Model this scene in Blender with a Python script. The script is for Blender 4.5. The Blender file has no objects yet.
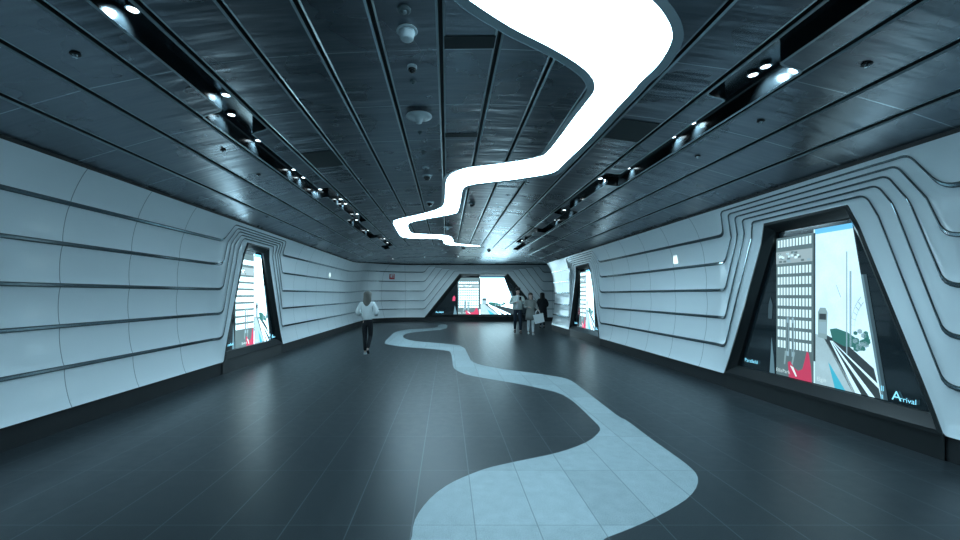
import bpy, bmesh, math, random
from mathutils import Vector, Matrix
from mathutils.geometry import delaunay_2d_cdt
random.seed(4)
PI = math.pi
S = bpy.context.scene
C = S.collection
# ------------------------------------------------------------------ camera, world, exposure
FPX, CX, CY, EYE = 410.0, 447.0, 295.0, 1.65
cam = bpy.data.cameras.new('camera'); cam_o = bpy.data.objects.new('camera', cam); C.objects.link(cam_o)
cam.sensor_width = 36; cam.lens = FPX/960*36
cam.shift_x = (480-CX)/960; cam.shift_y = (CY-270)/960
cam.clip_start = .05; cam.clip_end = 200
cam_o.location = (0, 0, EYE); cam_o.rotation_euler = (PI/2, 0, 0)
S.camera = cam_o
w = bpy.data.worlds.new('world'); S.world = w; w.use_nodes = True
w.node_tree.nodes['Background'].inputs[0].default_value = (.25, .5, .65, 1)
w.node_tree.nodes['Background'].inputs[1].default_value = .02
S.view_settings.view_transform = 'Standard'; S.view_settings.look = 'None'
S.view_settings.gamma = 1; S.view_settings.use_curve_mapping = False
S.view_settings.exposure = 0.2
MEMBRANE = 9.5          # strength of the ceiling light band
SPOT = 6.0              # strength of small downlight lenses

# ------------------------------------------------------------------ materials
def mat(name, col, rough=.5, metal=0., coat=0., spec=.5, emit=None, es=0.):
    m = bpy.data.materials.new(name); m.use_nodes = True
    b = m.node_tree.nodes['Principled BSDF']
    b.inputs['Base Color'].default_value = (*col, 1)
    b.inputs['Roughness'].default_value = rough
    b.inputs['Metallic'].default_value = metal
    b.inputs['Coat Weight'].default_value = coat
    b.inputs['Specular IOR Level'].default_value = spec
    if emit:
        b.inputs['Emission Color'].default_value = (*emit, 1)
        b.inputs['Emission Strength'].default_value = es
    return m
class N:
    """tiny node helper"""
    def __init__(s, m): s.t = m.node_tree; s.n = s.t.nodes; s.b = s.n['Principled BSDF']
    def new(s, typ, **k):
        x = s.n.new(typ)
        for a, v in k.items(): setattr(x, a, v)
        return x
    def link(s, a, b): s.t.links.new(a, b)
    def val(s, x, inp):
        if hasattr(x, 'links'): s.link(x, inp)
        else: inp.default_value = x
    def m(s, op, a, b=0.0, c=None):
        x = s.new('ShaderNodeMath', operation=op)
        s.val(a, x.inputs[0]); s.val(b, x.inputs[1])
        if c is not None: s.val(c, x.inputs[2])
        return x.outputs[0]
    def xyz(s):
        g = s.new('ShaderNodeNewGeometry'); p = s.new('ShaderNodeSeparateXYZ'); s.link(g.outputs['Position'], p.inputs[0])
        return g.outputs['Position'], p.outputs
    def line(s, coord, off, pitch, half):
        """1 on a joint, 0 elsewhere"""
        a = s.m('SUBTRACT', coord, off); a = s.m('DIVIDE', a, pitch); a = s.m('FRACT', s.m('ADD', a, 1000.5))
        a = s.m('ABSOLUTE', s.m('SUBTRACT', a, .5)); return s.m('LESS_THAN', a, half/pitch)
    def mix(s, f, a, b):
        x = s.new('ShaderNodeMix', data_type='RGBA'); s.val(f, x.inputs[0])
        for v, i in ((a, x.inputs[6]), (b, x.inputs[7])):
            if isinstance(v, tuple): i.default_value = (*v, 1)
            else: s.link(v, i)
        return x.outputs[2]
    def noise(s, vec, scale, detail=3, rough=.5, sc=None):
        if sc is not None:
            mp = s.new('ShaderNodeMapping'); mp.inputs['Scale'].default_value = sc; s.link(vec, mp.inputs[0]); vec = mp.outputs[0]
        x = s.new('ShaderNodeTexNoise'); x.inputs['Scale'].default_value = scale; x.inputs['Detail'].default_value = detail
        x.inputs['Roughness'].default_value = rough; s.link(vec, x.inputs['Vector']); return x.outputs['Fac']

def stone(name, c1, c2, joint, rough):
    m = mat(name, c1, rough, spec=.38); n = N(m); p, (x, y, z) = n.xyz()
    fine = n.noise(p, 140, 2); mid = n.noise(p, 9, 4)
    f = n.m('ADD', n.m('MULTIPLY', fine, .75), n.m('MULTIPLY', mid, .25))
    r = n.new('ShaderNodeMapRange'); n.link(f, r.inputs[0]); r.inputs[1].default_value = .35; r.inputs[2].default_value = .65
    col = n.mix(r.outputs[0], c1, c2)
    wn = n.new('ShaderNodeTexWhiteNoise', noise_dimensions='2D'); cv = n.new('ShaderNodeCombineXYZ')
    n.link(n.m('FLOOR', n.m('DIVIDE', n.m('SUBTRACT', x, .20), .449)), cv.inputs[0]); n.link(n.m('FLOOR', n.m('DIVIDE', n.m('SUBTRACT', y, 2.94), .92)), cv.inputs[1])
    n.link(cv.outputs[0], wn.inputs[0])
    tone = n.new('ShaderNodeHueSaturation'); n.link(col, tone.inputs['Color']); n.link(n.m('ADD', n.m('MULTIPLY', wn.outputs[0], .16), .92), tone.inputs['Value'])
    l = n.m('MAXIMUM', n.line(x, .20, .449, .0045), n.line(y, 2.94, .92, .003))
    col = n.mix(n.m('MULTIPLY', l, .5), tone.outputs[0], joint)
    n.link(col, n.b.inputs['Base Color'])
    n.link(n.m('ADD', n.m('MULTIPLY', mid, .16), rough-.08), n.b.inputs['Roughness'])
    bp = n.new('ShaderNodeBump'); bp.inputs['Strength'].default_value = .12; bp.inputs['Distance'].default_value = .004
    n.link(fine, bp.inputs['Height']); n.link(bp.outputs[0], n.b.inputs['Normal'])
    return m
M_DARK = stone('dark_slate_tile', (.016, .0225, .027), (.034, .047, .054), (.13, .17, .19), .36)
M_LIGHT = stone('pale_granite_tile', (.26, .33, .355), (.44, .53, .56), (.08, .11, .12), .5)

def ceiling_metal(name, base, cross=True, wave=1.0):
    m = mat(name, base, .3, .95, spec=.5); n = N(m); p, (x, y, z) = n.xyz()
    streak = n.noise(p, 1.0, 4, .6, (2.2, 38, 1)); cloud = n.noise(p, 1.3, 3)
    c = n.mix(n.m('MULTIPLY', streak, .6), tuple(v*.82 for v in base), tuple(v*1.25 for v in base))
    if cross:
        # fine bright joint across the run of the panels
        l = n.line(y, 3.80, 1.1, .0055); c = n.mix(n.m('MULTIPLY', l, .8), c, (.62, .72, .78))
    n.link(c, n.b.inputs['Base Color'])
    n.link(n.m('ADD', n.m('MULTIPLY', cloud, .14), .21), n.b.inputs['Roughness'])
    big = n.noise(p, 1.0, 2, .5, (.9, 5.2, 1)); 
    bp = n.new('ShaderNodeBump'); bp.inputs['Strength'].default_value = .62*wave; bp.inputs['Distance'].default_value = .03
    n.link(n.m('ADD', big, n.m('MULTIPLY', streak, .06)), bp.inputs['Height']); n.link(bp.outputs[0], n.b.inputs['Normal'])
    return m
M_CEIL = ceiling_metal('brushed_ceiling_metal', (.235, .27, .305))
M_SOFF = ceiling_metal('matt_soffit_metal', (.24, .29, .32), cross=False, wave=.5)
M_VENT = mat('dark_perforated_vent', (.03, .042, .045), .6, .5)
M_EDGE = mat('joint_bevel_metal', (.46, .56, .60), .3, .8)
M_GAP = mat('black_gap', (.006, .008, .009), .6)

def wall_paint(name, joints=None):
    m = mat(name, (.76, .81, .84), .34, 0, coat=.35, spec=.5); n = N(m); p, (x, y, z) = n.xyz()
    b = n.noise(p, 2.2, 3)
    c = n.mix(n.m('MULTIPLY', b, .5), (.70, .79, .83), (.76, .83, .86))
    if joints:
        axis, off, pitch, holes = joints
        co = x if axis == 'x' else y
        l = n.line(co, off, pitch, .006)
        for a, bb in holes:
            inside = n.m('MULTIPLY', n.m('GREATER_THAN', co, a), n.m('LESS_THAN', co, bb))
            l = n.m('MULTIPLY', l, n.m('SUBTRACT', 1.0, inside))
        c = n.mix(n.m('MULTIPLY', l, .8), c, (.12, .19, .21))
    n.link(c, n.b.inputs['Base Color'])
    return m
M_WALL_L = wall_paint('white_wall_left', ('y', 5.04, 1.10, [(8.3, 11.7)]))
M_WALL_R = wall_paint('white_wall_right', ('y', 6.9, 1.10, [(3.9, 7.4), (13.1, 16.7), (19.2, 30)]))
M_WALL_E = wall_paint('white_wall_end', ('x', -2.6, 1.15, [(-1.5, 6.1)]))
M_CHROME = mat('chrome_strip', (.50, .60, .64), .12, 1.0)
M_GROOVE = mat('dark_groove', (.05, .075, .085), .45)
M_KICK = mat('black_kickplate', (.012, .015, .017), .5)
M_BLACK = mat('black_bezel', (.010, .013, .014), .28, coat=.3)
M_GLASS = mat('dark_display_glass', (.012, .020, .025), .12, coat=.5)
M_TROUGH = mat('black_gloss_metal', (.15, .18, .20), .2, .85)
M_TRSIDE = mat('black_trough_side', (.03, .04, .045), .18, .8)
M_LENS = mat('downlight_lens', (.8, .9, 1), .3, emit=(.80, .95, 1.0), es=SPOT)
M_CHR2 = mat('downlight_rim', (.5, .58, .62), .25, 1.0)
M_MEMB = mat('light_membrane', (.85, .9, .92), .4, emit=(.54, .84, 1.0), es=MEMBRANE)
M_LIP = mat('grey_blue_lip', (.26, .34, .38), .4, .3)
M_WHITEP = mat('white_plastic', (.62, .72, .76), .35)
M_GREYP = mat('grey_plastic', (.16, .21, .23), .35)
M_DOME = mat('smoked_dome', (.01, .012, .014), .08, coat=.6)

# ------------------------------------------------------------------ object helpers
def tag(o, label=None, cat=None, group=None, kind=None):
    if label: o['label'] = label
    if cat: o['category'] = cat
    if group: o['group'] = group
    if kind: o['kind'] = kind
    return o
def empty(name, loc=(0, 0, 0), rz=0):
    o = bpy.data.objects.new(name, None); C.objects.link(o); o.location = loc; o.rotation_euler = (0, 0, rz)
    o.empty_display_size = .1; return o
def mesh(name, verts, faces, mats, parent=None, fm=None, smooth=False):
    me = bpy.data.meshes.new(name); me.from_pydata([tuple(v) for v in verts], [], faces)
    for m in (mats if isinstance(mats, (list, tuple)) else [mats]): me.materials.append(m)
    if fm: me.polygons.foreach_set('material_index', fm)
    if smooth: me.polygons.foreach_set('use_smooth', [True]*len(me.polygons))
    me.update(); o = bpy.data.objects.new(name, me); C.objects.link(o)
    if parent: o.parent = parent
    return o
class MB:
    def __init__(s): s.v = []; s.f = []; s.mi = []
    def add(s, vs, fs, mi=0):
        b = len(s.v); s.v += [tuple(x) for x in vs]; s.f += [tuple(i+b for i in f) for f in fs]; s.mi += [mi]*len(fs); return s
    def box(s, lo, hi, mi=0):
        (a, b, c), (d, e, f) = lo, hi
        return s.add([(a,b,c),(d,b,c),(d,e,c),(a,e,c),(a,b,f),(d,b,f),(d,e,f),(a,e,f)],
                     [(0,3,2,1),(4,5,6,7),(0,1,5,4),(1,2,6,5),(2,3,7,6),(3,0,4,7)], mi)
    def lathe(s, prof, c=(0, 0, 0), n=20, mi=0):
        vs, fs = [], []
        for r, z in prof:
            for i in range(n):
                a = 2*PI*i/n; vs.append((c[0]+r*math.cos(a), c[1]+r*math.sin(a), c[2]+z))
        for j in range(len(prof)-1):
            for i in range(n):
                k = (i+1) % n; fs.append((j*n+i, j*n+k, (j+1)*n+k, (j+1)*n+i))
        fs.append(tuple(range(n-1, -1, -1))); fs.append(tuple(range((len(prof)-1)*n, len(prof)*n)))
        return s.add(vs, fs, mi)
    def build(s, name, mats, parent=None, smooth=False):
        return mesh(name, s.v, s.f, mats, parent, s.mi, smooth)
def lerp(a, b, t): return a+(b-a)*t
def sst(t): t = max(0., min(1., t)); return t*t*(3-2*t)
def interp(x, tab):
    if x <= tab[0][0]: return tab[0][1]
    for (a, p), (b, q) in zip(tab, tab[1:]):
        if x <= b: return lerp(p, q, (x-a)/(b-a))
    return tab[-1][1]

# ------------------------------------------------------------------ ceiling surface
PROF = [(-4.45, 3.235), (-3.905, 3.40), (-3.355, 3.555), (-2.805, 3.67), (-2.255, 3.785), (-1.705, 3.845), (-1.155, 3.885),
        (-.605, 3.91), (-.055, 3.925), (.46, 3.93), (1.0, 3.91), (1.53, 3.88), (2.09, 3.81), (2.65, 3.735), (3.2, 3.64),
        (3.75, 3.505), (4.28, 3.35), (4.74, 3.19)]
SEAMS = [p[0] for p in PROF[1:-1]]
YB = 18.75
def t_back(y): return sst((y-YB)/(24.8-YB))
def zc(x, y):
    return lerp(interp(x, PROF), 3.56, t_back(y))
def on_ceiling(px, py, dz=0.):
    d = 5.
    for _ in range(60):
        h = zc((px-CX)/FPX*d, d)+dz-EYE; nd = FPX*h/max(CY-py, 4.); d = .5*d+.5*nd
    return ((px-CX)/FPX*d, d)
def on_floor(px, py):
    d = FPX*EYE/(py-CY); return ((px-CX)/FPX*d, d)
def chaikin(pts, it=2, closed=True):
    for _ in range(it):
        q = []; n = len(pts)
        for i in range(n if closed else n-1):
            a, b = pts[i], pts[(i+1) % n]
            q += [(lerp(a[0], b[0], .25), lerp(a[1], b[1], .25)), (lerp(a[0], b[0], .75), lerp(a[1], b[1], .75))]
        if not closed: q = [pts[0]]+q+[pts[-1]]
        pts = q
    return pts
def area(p): return .5*sum(p[i][0]*p[(i+1) % len(p)][1]-p[(i+1) % len(p)][0]*p[i][1] for i in range(len(p)))
def offset(p, d):
    if area(p) < 0: p = p[::-1]
    out = []; n = len(p)
    for i in range(n):
        a, b, c = Vector(p[i-1]), Vector(p[i]), Vector(p[(i+1) % n])
        t1 = (b-a).normalized(); t2 = (c-b).normalized(); t = (t1+t2).normalized() if (t1+t2).length > 1e-6 else t1
        nn = Vector((t.y, -t.x)); k = min(1.6, 1/max(.4, nn.dot(Vector((t1.y, -t1.x))))); out.append(tuple(b+nn*d*k))
    return p, out
def inside(pt, poly):
    x, y = pt; c = False; n = len(poly)
    for i in range(n):
        x1, y1 = poly[i]; x2, y2 = poly[i-1]
        if (y1 > y) != (y2 > y) and x < (x2-x1)*(y-y1)/(y2-y1)+x1: c = not c
    return c
def region(outer, cuts, xs, ys, classify, zfun):
    """triangulate `outer` with the outlines `cuts`; classify(centroid) -> material index or None"""
    vs, es = [], []
    def loop(p):
        b = len(vs); vs.extend(Vector(q) for q in p); es.extend((b+i, b+(i+1) % len(p)) for i in range(len(p)))
    loop(outer)
    for c in cuts: loop(c)
    x0, x1 = min(p[0] for p in outer), max(p[0] for p in outer); y0, y1 = min(p[1] for p in outer), max(p[1] for p in outer)
    for x in xs: b = len(vs); vs.extend((Vector((x, y0)), Vector((x, y1)))); es.append((b, b+1))
    for y in ys: b = len(vs); vs.extend((Vector((x0, y)), Vector((x1, y)))); es.append((b, b+1))
    rv, re, rf, *_ = delaunay_2d_cdt(vs, es, [], 0, 1e-5)
    F, mi = [], []
    for f in rf:
        c = (sum(rv[i][0] for i in f)/3, sum(rv[i][1] for i in f)/3)
        k = classify(c)
        if k is None: continue
        F.append(tuple(f)); mi.append(k)
    used = sorted({i for f in F for i in f}); ix = {j: i for i, j in enumerate(used)}
    return [(rv[i][0], rv[i][1], zfun(rv[i][0], rv[i][1])) for i in used], [tuple(ix[i] for i in f) for f in F], mi

# light band outline, read on the ceiling
L_ = [(455,-14),(467,0),(480,9),(496.7,20),(513,30),(536.7,41.7),(553,50),(573,61.7),(588,73),(595,83),(595,92),(586.7,103),(573,120),(560,138),(548,153),
      (541.7,157.5),(513,163),(480,167),(467,168.5),(456,172),(448.3,176.5),(445.6,184.6),(445.2,203),(441,209),(420.8,214.8),(400.4,218.9),(392.2,221.7),
      (396,229),(400.4,236.6),(406.5,238.2),(420.8,238.6),(441,239),(443.8,240.7),(443.8,244.0),(451,245.4),(480,247.2)]  # thin far tail: the seam's highlight, built into the glowing shape
R_ = [(480,246),(461.5,244.6),(453.4,243.4),(452.6,238.0),(447,235.6),(430,234.8),(412.6,234),(409.5,231.5),(406.9,225.4),(410.6,222.3),(431,218.3),(455.4,214),(458.5,211),
      (461,196.9),(462.5,188.7),(469.7,185),(490,182.6),(520,179.5),(546.7,175),(556.7,171.7),(563,165),(586.7,143),(613,113),(635,90),(640,83),(655,70),(665,56.7),(671.7,43),
      (672.5,33),(668,21.7),(660,10),(650,0),(632,-16)]
band = [on_ceiling(*p) for p in L_+R_]
band += [(1.05, 2.3), (.72, 1.9), (.45, 1.45), (.1, 1.2), (-.3, 1.25), (-.5, 1.6), (-.36, 2.2), (-.12, 2.7)]
band = chaikin(band, 1)
band_in, band_out = offset(band, .085)

# troughs: two snaking slots
def trough(xo, xm, xi, cross, start, yend):
    """xo outer edge, xm middle, xi inner edge; cross = list of y where it changes lane; start 'i' or 'o'"""
    side = {xo: [], xi: []}
    lane = start; eo = []; ei = []
    y0 = -2.6
    eo.append((xm if lane == 'i' else xo, y0)); ei.append((xi if lane == 'i' else xm, y0))
    for c in cross:
        a, b = .42, .22
        if lane == 'i':
            eo += [(xm, c-a), (xm, c-a+.1), (xo, c-a+b-.1), (xo, c-a+b)]
            ei += [(xi, c+a-b), (xi, c+a-b+.1), (xm, c+a-.1), (xm, c+a)]; lane = 'o'
        else:
            ei += [(xm, c-a), (xm, c-a+.1), (xi, c-a+b-.1), (xi, c-a+b)]
            eo += [(xo, c+a-b), (xo, c+a-b+.1), (xm, c+a-.1), (xm, c+a)]; lane = 'i'
    eo.append((xm if lane == 'i' else xo, yend)); ei.append((xi if lane == 'i' else xm, yend))
    eo = chaikin(eo, 2, False); ei = chaikin(ei, 2, False)
    return eo+ei[::-1]
TL = trough(-2.765, -2.52, -2.295, [-.8, 4.95, 8.35, 11.45, 14.5, 17.3], 'o', 18.3)
TR = trough(3.16, 2.92, 2.69, [.9, 3.95, 7.25, 10.1, 12.9, 15.8], 'o', 18.3)
TR_poly, TL_poly = TR, TL

# ------------------------------------------------------------------ floor
fl_l = [(411.7,540),(413.3,523),(420,510),(433,495),(450,483),(468,475),(486.7,468),(510,462.7),(533,458),(553,454),(573,448),(590,440.7),(600,431.7),(600,426.7),
        (593,420),(583,410),(571.7,400),(560,393),(542.5,388.7),(520,384),(490,379),(467.5,375),(457.5,371),(453,367.5),(452.5,360),(451,352.5),(448.7,350.7),(430,348.7),
        (402.5,346.7),(387.5,344.5),(383.7,343),(390,336),(395,332),(405,329.5),(425,328.7),(437.5,327.5),(438.7,324.5)]
fl_r = [(448,324.5),(446,329.5),(425,331),(407.5,333),(402.5,335.7),(403.7,338),(410,340.5),(430,342.5),(447.5,344),(463.7,346),(468.7,356),(471,361),(480,365),
        (505,369.5),(530,372.5),(552.5,375.7),(565,378),(572.5,381),(587.5,392.5),(605,406),(620,417.5),(626.7,420),(650,438),(676.7,456.7),(690,466.7),(697.7,475),(698,485),
        (690,496.7),(673,508),(650,520),(626.7,530),(600,540)]
fband = [on_floor(*p) for p in fl_l+fl_r]
fband += [(.72, 2.45), (.42, 2.1), (.38, 1.6), (.42, 1.0), (-.3, 1.0), (-.34, 1.7), (-.3, 2.3)]
fband = chaikin(fband, 1)
fo = [(-6, -3.2), (10.4, -3.2), (10.4, 26.4), (-6, 26.4)]
V, F, mi = region(fo, [fband], [], [], lambda c: 1 if inside(c, fband) else 0, lambda x, y: 0.)
tag(mesh('floor', V, F, [M_DARK, M_LIGHT], None, mi), kind='structure')

# ------------------------------------------------------------------ ceiling mesh
def zc_g(x, y):
    z = zc(x, y)
    if y < YB+.01:
        for s in SEAMS:
            dlt = abs(x-s)
            if dlt < .0161: return z+.04
            if dlt < .0191: return z+.006
    return z
xs = []
for s in SEAMS: xs += [s-.040, s-.019, s-.016, s+.016, s+.019, s+.040]
co = [(-5.2, -3.2), (10.4, -3.2), (10.4, 26.4), (-5.2, 26.4)]
def ccls(c):
    x, y = c
    if x > 4.8 and y < YB-.4: return None
    if inside(c, band_out) or inside(c, TL) or inside(c, TR): return None
    if y > YB:
        if abs(y-22.0) < .05 and -3.4 < x < 5: return 2
        return 1
    for s in SEAMS:
        dlt = abs(x-s)
        if dlt < .0185: return 2
        if dlt < .0401: return 3
    return 0
ys = [YB, 21.95, 22.05]+[YB+.6*i for i in range(1, 12)]+[YB-.4]
V, F, mi = region(co, [band_out, TL, TR], xs+[-4.45, 4.74], ys, ccls, zc_g)
F = [f[::-1] for f in F]
ceil = tag(mesh('ceiling', V, F, [M_CEIL, M_SOFF, M_GAP, M_EDGE], None, mi), kind='structure')

# ------------------------------------------------------------------ light band: lip + membrane
lb = tag(empty('ceiling_light_band', (0, 3, 3.9)), 'long glowing white light band zigzagging down the middle of the metal ceiling', 'light')
lb.location = (0, 0, 0)
n = len(band_in); vs = [(x, y, zc(x, y)) for x, y in band_out]+[(x, y, zc(x, y)+.012) for x, y in band_in]+[(x, y, zc(x, y)+.10) for x, y in band_in]
vs += [(x, y, zc(x, y)-.002) for x, y in band_out]+[(x, y, zc(x, y)+.07) for x, y in band_out]
fs = [(i, (i+1) % n, n+(i+1) % n, n+i) for i in range(n)]+[(3*n+i, 3*n+(i+1) % n, 4*n+(i+1) % n, 4*n+i) for i in range(n)]+[(n+i, n+(i+1) % n, 2*n+(i+1) % n, 2*n+i) for i in range(n)]
mesh('lip', vs, fs, [M_LIP, M_MEMB], lb, [0]*n+[0]*n+[1]*n)
V, F, mi = region(co, [band_in], SEAMS, [i*1.0 for i in range(-2, 19)], lambda c: 0 if inside(c, band_in) else None, lambda x, y: zc(x, y)+.08)
mesh('membrane', V, [f[::-1] for f in F], [M_MEMB], lb, None)

# troughs
def build_trough(poly, xm, label):
    root = tag(empty('lighting_trough'), label, 'lighting trough')
    n = len(poly)
    vs = [(x, y, zc(x, y)) for x, y in poly]+[(x, y, zc(x, y)+.16) for x, y in poly]
    mesh('side_wall', vs, [(i, (i+1) % n, n+(i+1) % n, n+i) for i in range(n)], M_TRSIDE, root)
    x0 = min(p[0] for p in poly)-.02; x1 = max(p[0] for p in poly)+.02
    V, F, mi = region([(x0, -2.7), (x1, -2.7), (x1, 18.4), (x0, 18.4)], [], [x0+.12, xm, x1-.12], [i*1. for i in range(-2, 19)], lambda c: 0,
                      lambda x, y: zc(xm, y)+.155-.0*abs(x-xm))
    mesh('back_plate', V, [f[::-1] for f in F], M_TROUGH, root)
    n2 = len(poly); _, out = offset(poly, .022)
    p2, _ = offset(poly, .001)
    mesh('edge_trim', [(x, y, zc(x, y)-.004) for x, y in p2]+[(x, y, zc(x, y)-.004) for x, y in out], [(i, n2+i, n2+(i+1) % n2, (i+1) % n2) for i in range(n2)], M_EDGE, root)
    return root
build_trough(TL, -2.52, 'black slot zigzagging along the left side of the metal ceiling, full of small spotlights')
build_trough(TR, 2.92, 'black slot zigzagging along the right side of the metal ceiling, full of small spotlights')

def make_spot():
    r = empty('downlight')
    MB().lathe([(.052, 0), (.052, -.012), (.040, -.014), (.040, -.004)], n=18).build('rim', M_CHR2, r)
    MB().lathe([(.040, -.004), (.040, -.010), (.03, -.012), (.005, -.013)], n=18).build('lens', M_LENS, r)
    return r
spot0 = None
def copy_tree(o):
    c = o.copy(); C.objects.link(c)
    for ch in o.children:
        if ch.type == 'LIGHT': continue
        d = ch.copy(); C.objects.link(d); d.parent = c
        d.matrix_parent_inverse = ch.matrix_parent_inverse
    return c
ORD = ['nearest', 'second', 'third', 'fourth', 'fifth', 'sixth', 'seventh', 'eighth', 'ninth', 'tenth', 'eleventh', 'twelfth', 'thirteenth', 'farthest']
def place_spot(px, py, xm, side, k):
    global spot0
    d = FPX*2.15/max(CY-py, 8)
    for _ in range(40): d = FPX*(zc(xm, d)+.155-EYE)/max(CY-py, 8)
    x = (px-CX)/FPX*d
    o = make_spot() if spot0 is None else copy_tree(spot0)
    if spot0 is None: spot0 = o
    pl = TL if side == 'left' else TR
    ok = lambda q: all(inside((q+a, d+b), pl) for a, b in ((-.07, 0), (.07, 0), (0, -.07), (0, .07)))
    x = min([xm-.24+.01*i for i in range(49) if ok(xm-.24+.01*i)] or [xm], key=lambda q: abs(q-x))
    o.location = (x, d, zc(xm, d)+.138)
    tag(o, '%s spotlight from the front in the black ceiling slot on the %s' % (ORD[k], side), 'downlight', 'spotlights in the %s ceiling slot' % side)
    la = bpy.data.lights.new('spot_beam', 'SPOT'); la.energy = 55; la.color = (.56, .84, 1); la.spot_size = 1.9; la.spot_blend = .9; la.shadow_soft_size = .035
    lo = bpy.data.objects.new('spot_beam', la); C.objects.link(lo); lo.parent = o; lo.location = (0, 0, -.03); lo.rotation_euler = (0, .75 if side == 'left' else -.75, 0)
LS = [(133,6),(226,92.5),(231.5,112.5),(247,138.5),(285,168),(295,176),(320,188),(340,198),(345,202.5),(357,213),(356.5,219),(363,229.5),(383,238),(387.5,242)]
RS = [(766,63.5),(753,72),(703,121),(681.7,135),(634,166.7),(606,177),(590,181.5),(568.7,198),(561,209),(554.7,219),(526.7,230.5),(516,240)]
for i, p in enumerate(LS): place_spot(*p, -2.52, 'left', i)
for i, p in enumerate(RS): place_spot(*p, 2.92, 'right', i if i < len(RS)-1 else 13)

for i, X_ in enumerate([-2.9, -1.2, .6, 2.4, 4.2]):
    o = copy_tree(spot0); o.location = (X_, 22.0, zc(X_, 22.0)-.002)
    tag(o, ['leftmost', 'second from the left', 'middle', 'second from the right', 'rightmost'][i]+' of the tiny spotlights in the far cross slot', 'downlight', 'spotlights in the cross slot')
    la = bpy.data.lights.new('spot_beam', 'SPOT'); la.energy = 90; la.color = (.62, .88, 1); la.spot_size = 1.9; la.spot_blend = .9; la.shadow_soft_size = .05
    lo = bpy.data.objects.new('spot_beam', la); C.objects.link(lo); lo.parent = o; lo.location = (0, 0, -.03); lo.rotation_euler = (.75, 0, 0)

# ------------------------------------------------------------------ sculpted walls
OFF = [.017, .23, .32, .347, .357, .30, .21]
ZL = [3.20, 2.77, 2.28, 1.77, 1.266, .76, .27]
ZR = [3.15, 2.71, 2.23, 1.74, 1.239, .74, .26]
ZE = [3.50, 3.07, 2.49, 1.90, 1.295, .78, .26]
class Path:
    def __init__(s, segs):
        """segs: ('line', x,y, dx,dy, len) / ('arc', cx,cy,R,a0,a1) ; outward normal computed as left/right"""
        s.segs = segs; s.L = []
        for g in segs: s.L.append(g[5] if g[0] == 'line' else abs(g[5]-g[4])*g[3])
    def at(s, t):
        for g, l in zip(s.segs, s.L):
            if t <= l or g is s.segs[-1]:
                if g[0] == 'line': return (g[1]+g[3]*t, g[2]+g[4]*t), (g[3], g[4])
                a = g[4]+(g[5]-g[4])*t/l; sg = 1 if g[5] > g[4] else -1
                return (g[1]+g[3]*math.cos(a), g[2]+g[3]*math.sin(a)), (-math.sin(a)*sg, math.cos(a)*sg)
            t -= l
S0 = -3.0
def make_path(segs, outward):
    P = Path(segs)
    def f(s, o):
        (x, y), (tx, ty) = P.at(s)
        nx, ny = (-ty, tx) if outward > 0 else (ty, -tx)
        return x+nx*o, y+ny*o
    return f, P
# left wall + corner + end wall: one path; s = y+3 on the straight
RC = 2.4
PL, PLp = make_path([('line', -4.4, S0, 0, 1, 25.9), ('arc', -4.4+RC, 22.9, RC, PI, PI/2), ('line', -4.4+RC, 22.9+RC, 1, 0, 13.)], +1)
SA = 25.9+RC*PI/2                                # end of the arc, x = -2.0
PR, PRp = make_path([('line', 4.7, S0, 0, 1, 22.2), ('arc', 6.1, 19.2, 1.4, PI, PI/2), ('line', 6.1, 20.6, 1, 0, 4.3)], -1)
def zk_left(k, s):
    y = PLp.at(s)[0][1] if s < SA else 30
    return lerp(ZL[k], ZE[k], sst((y-18.75)/(24.8-18.75)))
def zk_right(k, s): return ZR[k]
SURR = {'zk_left': [(11.46, 14.5, 2.86)], 'zk_right': [(7.05, 10.26, 2.75), (16.2, 19.5, 2.75)], 'end': [(SA+.6, SA+7.97, 2.97)]}
def base_off(z, s, zk):
    o = base_curved(z, s, zk)
    for a, b, zt in SURR.get(zk.__name__, [])+(SURR['end'] if zk.__name__ != 'zk_right' else []):
        w_ = sst((s-a+.42)/.5)*sst((b+.42-s)/.5)
        if w_ > 0:
            top = zk(0, s); pl = .225 if z < zt-.1 else lerp(.225, OFF[0], (z-zt+.1)/(top-zt+.1))
            if z < .6: pl = lerp(.21, pl, max(0, (z-.26)/.34))
            o = lerp(o, pl, w_)
    return o
def base_curved(z, s, zk):
    Z = [zk(k, s) for k in range(7)]
    if z >= Z[0]: return OFF[0]
    for k in range(6):
        if z >= Z[k+1]: return lerp(OFF[k+1], OFF[k], (z-Z[k+1])/(Z[k]-Z[k+1]))
    return OFF[6]
def fillet(pts, r, m=5):
    """round the inner corners of an open polyline with a fixed number of points"""
    out = [pts[0]]
    for i in range(1, len(pts)-1):
        a, b, c = Vector(pts[i-1]), Vector(pts[i]), Vector(pts[i+1])
        r1 = min(r[i], (a-b).length*.45, (c-b).length*.45)
        p = b+(a-b).normalized()*r1; q = b+(c-b).normalized()*r1
        for j in range(m+1):
            t = j/m; out.append(tuple(p*(1-t)**2+b*2*t*(1-t)+q*t*t))
    out.append(pts[-1]); return out
def densify(pts, counts):
    out = []
    for i, c in enumerate(counts):
        for j in range(c): out.append((lerp(pts[i][0], pts[i+1][0], j/c), lerp(pts[i][1], pts[i+1][1], j/c)))
    out.append(pts[-1]); return out
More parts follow.
